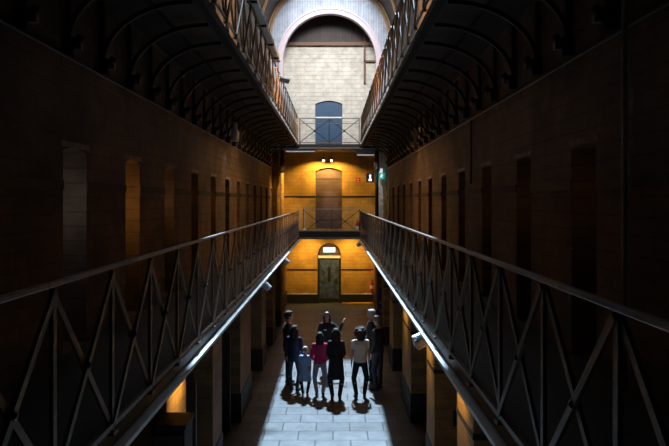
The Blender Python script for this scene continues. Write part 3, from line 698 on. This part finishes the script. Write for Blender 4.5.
def person(label, loc, rz, H, top='blackc', bottom='blackc', hair='hair_dk', style='short', sleeves='long', arms=None, stance=0.09,
           step=0.0, coat=None, wide=1.0, shoes='blackc', head_turn=0.0, skirt=None, lean=0.0, extras=None, childlike=False):
    S = H/1.75
    hs = 1.12 if childlike else 1.0
    P = lambda x, y, z: Vector((x*S, y*S - lean*z*S, z*S))
    sh = 0.165*wide
    arms = arms or {}
    J = {}
    for s in (-1, 1):
        e, w_ = arms.get(s, ((0.225, 0.02, 1.14), (0.235, -0.05, 0.90)))
        J[s] = dict(sh=P(s*sh, 0, 1.40), el=P(s*e[0], e[1], e[2]), wr=P(s*w_[0], w_[1], w_[2]),
                    hip=P(s*0.085, 0, 0.92), kn=P(s*(0.085+stance)/1.0*0.75+s*0.02, -0.02 + s*step*0.5, 0.49), an=P(s*stance, s*step, 0.085))
    torso = [(0.86, 0.15, 0.10), (0.96, 0.16, 0.115), (1.08, 0.135, 0.10), (1.22, 0.155, 0.115), (1.34, 0.165, 0.12), (1.42, 0.14, 0.09), (1.47, 0.06, 0.055)]
    hc = P(0, -0.015, 1.625)
    R = Matrix.Rotation(head_turn, 3, 'Z')
    hp = lambda x, y, z: hc + R @ Vector((x*S*hs, y*S*hs, z*S*hs))
    def hand(bm, s):
        wr, el = J[s]['wr'], J[s]['el']; d = (wr - el).normalized()
        side = Vector((0, -1, 0)) if abs(d.y) < 0.8 else Vector((1, 0, 0))
        side = (side - d*side.dot(d)).normalized(); nrm = d.cross(side).normalized()*s
        pc = wr + d*0.055*S
        for k in (-1, -0.33, 0.33, 1): capsule(bm, wr + side*k*0.015*S, wr + d*0.09*S + side*k*0.028*S, 0.015*S, 0.012*S, 8)
        for k, ln in ((-1, 0.058), (-0.33, 0.072), (0.33, 0.078), (1, 0.066)):
            a = wr + d*0.095*S + side*k*0.031*S; b = a + d*ln*0.55*S + side*k*0.004*S + nrm*0.006*S; c = b + d*ln*0.4*S + nrm*0.018*S
            capsule(bm, a, b, 0.0088*S, 0.0082*S, 8); capsule(bm, b, c, 0.0082*S, 0.0072*S, 8)
        a = wr + d*0.03*S + side*0.025*S; b = a + side*0.035*S + d*0.03*S; c = b + d*0.03*S + side*0.008*S
        capsule(bm, a, b, 0.012*S, 0.010*S, 8); capsule(bm, b, c, 0.010*S, 0.008*S, 8)
    def body(bm):
        loft(bm, [(z*S, rx*S*wide, ry*S, 0, -lean*z*S) for z, rx, ry in torso])
        capsule(bm, P(0, 0.01, 1.42), P(0, -0.005, 1.56), 0.052*S, 0.048*S)
        for s in (-1, 1):
            j = J[s]
            capsule(bm, P(s*0.05, 0, 1.41), j['sh'], 0.05*S, 0.052*S)
            capsule(bm, j['sh'], j['el'], 0.047*S, 0.036*S); capsule(bm, j['el'], j['wr'], 0.036*S, 0.024*S); hand(bm, s)
            capsule(bm, j['hip'], j['kn'], 0.083*S, 0.053*S); capsule(bm, j['kn'], j['an'] + Vector((0, 0, 0.0)), 0.052*S, 0.034*S)
            capsule(bm, j['kn'] + (j['an']-j['kn'])*0.25 + Vector((0, 0.015*S, 0)), j['kn'] + (j['an']-j['kn'])*0.5, 0.050*S, 0.042*S)
            capsule(bm, j['an'] + Vector((0, 0.02*S, -0.045*S)), j['an'] + Vector((s*0.015*S, -0.13*S, -0.058*S)), 0.032*S, 0.024*S)
        k0 = len(bm.verts)
        ball(bm, hc + Vector((0, 0, 0.02*S)), (0.076*S*hs, 0.095*S*hs, 0.105*S*hs), 18)
        capsule(bm, hp(0, -0.03, -0.05), hp(0, -0.055, -0.085), 0.05*S*hs, 0.028*S*hs)
        capsule(bm, hp(0, -0.09, 0.015), hp(0, -0.112, -0.025), 0.009*S*hs, 0.014*S*hs, 8)      # nose
        capsule(bm, hp(-0.018, -0.092, -0.055), hp(0.018, -0.092, -0.055), 0.009*S*hs, 0.009*S*hs, 8)  # lips
        for s in (-1, 1): ball(bm, hp(s*0.078, 0.005, 0.0), (0.012*S*hs, 0.02*S*hs, 0.032*S*hs), 8)
    bod = place('person', remeshed('person', body, M['skin'], 0.0085 if H > 1.3 else 0.007, 2), None, loc, rz)
    tag(bod, label, 'person')
    def add(name, fn, m, voxel=0.011, it=4, lab=None):
        o = place(name, remeshed(name, fn, M[m], voxel, it), bod)
        if lab: o['label'] = lab
        return o
    g = 0.017
    def shirt(bm):
        rows = [(0.90, 0.16, 0.115)] + [(z, rx, ry) for z, rx, ry in torso[1:6]] + [(1.46, 0.075, 0.065)]
        loft(bm, [(z*S, (rx+g)*S*wide, (ry+g)*S, 0, -lean*z*S) for z, rx, ry in rows])
        for s in (-1, 1):
            j = J[s]; capsule(bm, P(s*0.05, 0, 1.405), j['sh'], 0.062*S, 0.066*S)
            if sleeves == 'long':
                capsule(bm, j['sh'], j['el'], 0.064*S, 0.052*S); capsule(bm, j['el'], j['el'] + (j['wr']-j['el'])*0.93, 0.052*S, 0.038*S)
            else:
                capsule(bm, j['sh'], j['sh'] + (j['el']-j['sh'])*0.5, 0.064*S, 0.060*S)
    add('shirt' if sleeves == 'short' else 'jacket', shirt, top)
    def legs(bm):
        loft(bm, [(0.80*S, 0.155*S*wide, 0.115*S, 0, -lean*0.8*S), (0.90*S, 0.17*S*wide, 0.125*S, 0, -lean*0.9*S), (1.02*S, 0.15*S*wide, 0.112*S, 0, -lean*1.02*S)])
        for s in (-1, 1):
            j = J[s]; capsule(bm, j['hip'], j['kn'], 0.096*S, 0.066*S); capsule(bm, j['kn'], j['an'] + Vector((0,0,0.02*S)), 0.066*S, 0.053*S)
    add('trousers', legs, bottom)
    for s in (-1, 1):
        j = J[s]
        add('shoe', lambda bm: (capsule(bm, j['an'] + Vector((0, 0.025*S, -0.043*S)), j['an'] + Vector((s*0.02*S, -0.15*S, -0.053*S)), 0.041*S, 0.032*S), capsule(bm, j['an'] + Vector((0,0.01*S,-0.03*S)), j['an'] + Vector((0,0.01*S,0.02*S)), 0.042*S, 0.04*S)), shoes, 0.009)
    if coat or skirt:
        zt, zb, rt, rb_ = (1.10, 0.52, 0.175, 0.235) if coat else (1.05, 0.55, 0.16, 0.25)
        def sk(bm):
            n = 40
            rings = []
            for k in range(9):
                t_ = k/8; z = zt + (zb - zt)*t_; r = rt + (rb_ - rt)*t_
                rings.append([bm.verts.new((S*wide*(r*(1 + 0.05*t_*math.cos(9*2*PI*i/n)))*math.cos(2*PI*i/n), S*(r*0.78*(1 + 0.05*t_*math.cos(9*2*PI*i/n)))*math.sin(2*PI*i/n) - lean*z*S, z*S)) for i in range(n)])
            for a, b in zip(rings, rings[1:]):
                for i in range(n): bm.faces.new((a[i], a[(i+1)%n], b[(i+1)%n], b[i]))
            bm.faces.new(rings[0]); bm.faces.new(rings[-1])
        add('coat_skirt' if coat else 'dress_skirt', sk, coat or skirt)
    def hairf(bm):
        if style == 'curly':
            for i in range(60):
                a = random.uniform(0, 2*PI); zz = random.uniform(-0.55, 1)
                rr = math.sqrt(max(0, 1 - zz*zz)); x, y = rr*math.cos(a), rr*math.sin(a)
                if y < -0.55 and zz < 0.5: continue
                ball(bm, hp(x*0.125, 0.025 + y*0.12, 0.01 + zz*0.135), 0.045*S, 8)
            ball(bm, hp(0, 0.03, 0.03), (0.11*S, 0.11*S, 0.125*S), 16)
            ball(bm, hp(0, 0.08, -0.09), (0.12*S, 0.075*S, 0.11*S), 16)
            return
        ball(bm, hp(0, 0.022, 0.035), (0.093*S*hs, 0.104*S*hs, 0.110*S*hs), 18)
        capsule(bm, hp(-0.04, -0.06, 0.10), hp(0.045, -0.055, 0.10), 0.030*S*hs, 0.028*S*hs, 10)
        if style == 'short':
            for s in (-1, 1): capsule(bm, hp(s*0.066, -0.01, 0.02), hp(s*0.06, 0.05, -0.04), 0.022*S, 0.022*S, 8)
        if style in ('long', 'bob'):
            zl = -0.34 if style == 'long' else -0.13
            for x in (-0.075, -0.04, 0, 0.04, 0.075):
                capsule(bm, hp(x, 0.045 + 0.03*(1-abs(x)/0.075), 0.02), hp(x*1.15, 0.095, zl + abs(x)*0.5), 0.042*S, 0.028*S, 10)
            for s in (-1, 1): capsule(bm, hp(s*0.082, -0.015, 0.03), hp(s*0.095, 0.0, zl*0.75), 0.030*S, 0.022*S, 10)
        if style == 'pony':
            capsule(bm, hp(0, 0.11, 0.03), hp(0, 0.14, -0.16), 0.035*S, 0.02*S, 10)
    add('hair', hairf, hair, 0.009, 3)
    if extras: extras(bod, S, P, J, hp, add)
    ey = bmesh.new()
    for s in (-1, 1): ball(ey, hp(s*0.032, -0.082, 0.012), 0.0115*S*hs, 8)
    place('eyes', mesh_of('eyes', ey, M['black'], True), bod)
    return bod

A = lambda ex, ey, ez, wx, wy, wz: ((ex, ey, ez), (wx, wy, wz))
relaxed = A(0.24, 0.03, 1.14, 0.25, -0.05, 0.90)
# facing: rz = 0 looks towards the camera (-y); PI looks away
person('dark-haired man in a dark suit standing in profile at the left of the group', (-1.12, 16.3, 0), PI/2 + 0.25, 1.84, 'charcoal', 'blackc', style='short',
       arms={1: A(0.22,0.03,1.14,0.16,-0.16,1.0), -1: A(0.22,0.03,1.14,0.16,-0.16,1.02)}, stance=0.10, shoes='blackc')
person('long-haired figure in navy jacket seen from behind, next to the man in profile', (-0.94, 15.75, 0), PI - 0.35, 1.58, 'navy', 'denim', style='long',
       arms={1: relaxed, -1: A(0.24,0.03,1.12,0.22,-0.12,0.94)}, stance=0.085)
def cardigan(bod, S, P, J, hp, add):
    add('bag', lambda bm: ball(bm, P(-0.16, 0.03, 0.98), (0.07*S, 0.09*S, 0.12*S), 12), 'pinkc', 0.009, 2, 'small pink shoulder bag')
person('small child in a blue dress over dark leggings, shortest of the group', (-0.66, 15.36, 0), PI - 0.1, 1.15, 'bluec', 'blackc', hair='hair_fair', style='short', sleeves='short', arms={1: A(0.20,0.02,1.14,0.20,-0.03,0.92), -1: A(0.20,0.0,1.14,0.20,-0.03,0.92)},
       skirt='bluec', childlike=True, extras=cardigan, shoes='pinkc', stance=0.08)
person('girl in a magenta top and pale lilac leggings seen from behind', (-0.31, 15.34, 0), PI, 1.50, 'magenta', 'lilac', style='long',
       arms={1: A(0.24,0.03,1.12,0.19,-0.12,0.98), -1: A(0.21,0.03,1.12,0.18,-0.10,0.96)}, stance=0.085, wide=1.0, shoes='maroon')
person('person in a long black coat seen from behind in the middle of the group', (0.07, 15.08, 0), PI, 1.64, 'blackc', 'blackc', style='long', coat='blackc',
       arms={1: A(0.20,0.03,1.14,0.17,-0.14,0.98), -1: A(0.20,0.03,1.14,0.16,-0.15,1.0)}, stance=0.09, wide=0.92, shoes='maroon')
def badge(bod, S, P, J, hp, add):
    obj('name_badge', lambda b: box(b, -0.10*S, -0.02*S, -0.150*S, -0.138*S, 1.26*S, 1.30*S), M['white'], bod)
person('guide with long auburn hair facing us, one hand raised', (-0.16, 17.2, 0), 0.08, 1.66, 'blackc', 'blackc', hair='hair_red', style='long',
       arms={1: A(0.34,-0.08,1.24,0.42,-0.16,1.47), -1: A(0.23,0.0,1.14,0.14,-0.18,1.02)}, extras=badge)
person('curly-haired person in a white t-shirt and black trousers, legs apart', (0.64, 15.2, 0), PI + 0.15, 1.63, 'whitec', 'blackc', style='curly', sleeves='short',
       arms={1: A(0.20,0.02,1.14,0.22,-0.02,0.90), -1: A(0.21,0.0,1.14,0.23,-0.03,0.92)}, stance=0.11, step=0.03)
person('grey-haired man in dark clothes at the back right of the group', (1.00, 16.75, 0), -PI/2 - 0.15, 1.80, 'charcoal', 'blackc', hair='hair_grey', style='short',
       arms={1: A(0.21,0.03,1.14,0.14,-0.16,1.02), -1: A(0.22,0.03,1.14,0.16,-0.16,1.0)}, stance=0.11)
person('man in a dark jacket at the front right of the group, facing left', (1.10, 15.85, 0), -PI/2 - 0.55, 1.80, 'blackc', 'denim', hair='hair_brown', style='short',
       arms={1: relaxed, -1: A(0.23,0.02,1.14,0.2,-0.12,0.98)}, stance=0.10, wide=1.08)

# ------------------------------------------------------------------ light
def lamp(kind, name, loc, energy, color, aim=None, **kw):
    l = bpy.data.lights.new(name, kind); l.energy = energy; l.color = color
    for k_, v in kw.items(): setattr(l, k_, v)
    o = bpy.data.objects.new(name, l); COL.objects.link(o); o.location = loc
    if aim is not None: o.rotation_euler = (Vector(aim) - Vector(loc)).to_track_quat('-Z', 'Y').to_euler()
    return o
EL = math.radians(57)
lamp('SUN', 'sunlight', (0, 40, 30), 14.5, (0.55, 0.78, 1.0), aim=(0, 40 - math.cos(EL), 30 - math.sin(EL)), angle=math.radians(2.2))
# the skylight: diffuse daylight through the opening in the crown of the vault
lamp('AREA', 'skylight_daylight', (CX, 24.6, 14.3), 260, (0.82, 0.90, 1.0), aim=(CX, 24.6, 0), shape='RECTANGLE', size=3.0, size_y=7.0)
lamp('AREA', 'end_wall_fill', (CX, 22.5, 14.3), 175, (0.92, 0.95, 1.0), aim=(CX, YEND, 9.3), shape='RECTANGLE', size=2.6, size_y=1.5, spread=math.radians(75))  # added area lamp, tilted to brighten the end wall
for s in (-1, 1):
    lamp('AREA', 'side_wall_fill', (CX+s*2.2, 18, 6.6), 30, (1.0, 0.52, 0.22), aim=(CX+s*2.5, 18, 4.0), shape='RECTANGLE', size=0.1, size_y=20)  # added warm fill for the side walls, no fixture here
lamp('SPOT', 'wall_lamp_light', (XL+0.28, 16.1, 6.05), 5, (0.85, 0.92, 1.0), aim=(XL, 16.4, 5.3), spot_size=1.1, spot_blend=0.8, shadow_soft_size=0.04)
lamp('SPOT', 'left_column_fill', (-1.58, 26.9, 6.7), 380, (1.0, 0.62, 0.2), aim=(-2.35, 28.4, 4.6), spot_size=0.9, spot_blend=1, shadow_soft_size=0.03)  # added spot without a fixture, brightens the left column
W = (1.0, 0.66, 0.19)
# warm spots under the upper landing washing the brown door and ochre wall
lamp('SPOT', 'door_spot', (-0.42, 28.55, 6.50), 290, W, aim=(-0.85, YEND, 4.5), spot_size=2.1, spot_blend=0.5, shadow_soft_size=0.03)
lamp('SPOT', 'door_spot', (-0.07, 28.55, 6.50), 220, W, aim=(0.3, YEND, 4.5), spot_size=2.1, spot_blend=0.5, shadow_soft_size=0.03)
lamp('SPOT', 'door_pool', (-0.2, 28.0, 6.6), 240, (1.0, 0.75, 0.5), aim=(-0.15, YEND, 4.75), spot_size=0.4, spot_blend=1, shadow_soft_size=0.03)
lamp('SPOT', 'right_pier_fill', (1.25, 27.0, 6.75), 90, (0.9, 0.95, 1.0), aim=(2.2, 28.7, 5.0), spot_size=0.7, spot_blend=1, shadow_soft_size=0.03)  # added cool spot for the right pier, separate from the strip light
# under the lower landing
for x in (-1.2, 0.85):
    lamp('SPOT', 'ground_spot', (x, 28.3, 2.85), 130, W, aim=(x*0.8, YEND, 1.6), spot_size=2.4, spot_blend=0.9, shadow_soft_size=0.04)
# warm floods on the ground floor pillars
for y in (8.1, 10.9, 14.4):
    lamp('SPOT', 'pillar_spot', (G1R+0.12, y+0.1, 2.86), 150, W, aim=(PFR+0.02, y+0.1, 2.55), spot_size=1.55, spot_blend=0.7, shadow_soft_size=0.05)
lamp('SPOT', 'pillar_spot', (G1L-0.1, 8.0, 2.86), 150, W, aim=(PFL, 8.0, 2.55), spot_size=1.5, spot_blend=0.9, shadow_soft_size=0.05)
# warm light from the upper floor (behind the upper railings)
for s in (-1, 1):
    lamp('AREA', 'upper_floor_glow', (CX+s*2.3, 17, 9.2), 260, (1.0, 0.6, 0.22), aim=(CX+s*1.0, 17, 7.9), shape='RECTANGLE', size=0.3, size_y=18, spread=math.radians(80))
lamp('SPOT', 'cell_doorway_light', (-2.5, 15.95, 1.9), 12, (1.0, 0.6, 0.3), aim=(-1.3, 15.9, 0), spot_size=0.7, spot_blend=0.8, shadow_soft_size=0.05)
# lamps in the first floor door recesses; right side ones are added fill
for i_, (e, c) in enumerate(((1.2, (0.85, 0.9, 1.0)), (3.2, (1.0, 0.55, 0.16)), (1.4, (1.0, 0.6, 0.25)), (0.35, (1.0, 0.5, 0.2)), (0.6, (1.0, 0.5, 0.18)))):
    lamp('POINT', 'recess_lamp', (XL-0.17, YL[4+i_]+0.10, 4.6), e, c, shadow_soft_size=0.05)
    lamp('POINT', 'recess_lamp', (XR+0.17, YR[4+i_]+0.10, 4.6), 0.22, (1.0, 0.6, 0.35), shadow_soft_size=0.05)

w = bpy.data.worlds.new('world'); sc.world = w; w.use_nodes = True
w.node_tree.nodes['Background'].inputs[0].default_value = (0.5, 0.62, 0.8, 1)
w.node_tree.nodes['Background'].inputs[1].default_value = 0.3

# ------------------------------------------------------------------ camera
cam = bpy.data.cameras.new('camera'); co = bpy.data.objects.new('camera', cam); COL.objects.link(co)
cam.sensor_width = 36; cam.lens = 650/669*36
cam.shift_y = -22/669; cam.shift_x = 1.5/669
cam.clip_start = 0.02; cam.clip_end = 200
co.location = (0, 0, 4.6); co.rotation_euler = (PI/2, 0, 0)
sc.camera = co
sc.view_settings.view_transform = 'Standard'; sc.view_settings.look = 'None'
sc.view_settings.gamma = 1; sc.view_settings.use_curve_mapping = False
sc.view_settings.exposure = 0.0
sc.cycles.use_denoising = True
sc.cycles.max_bounces = 8
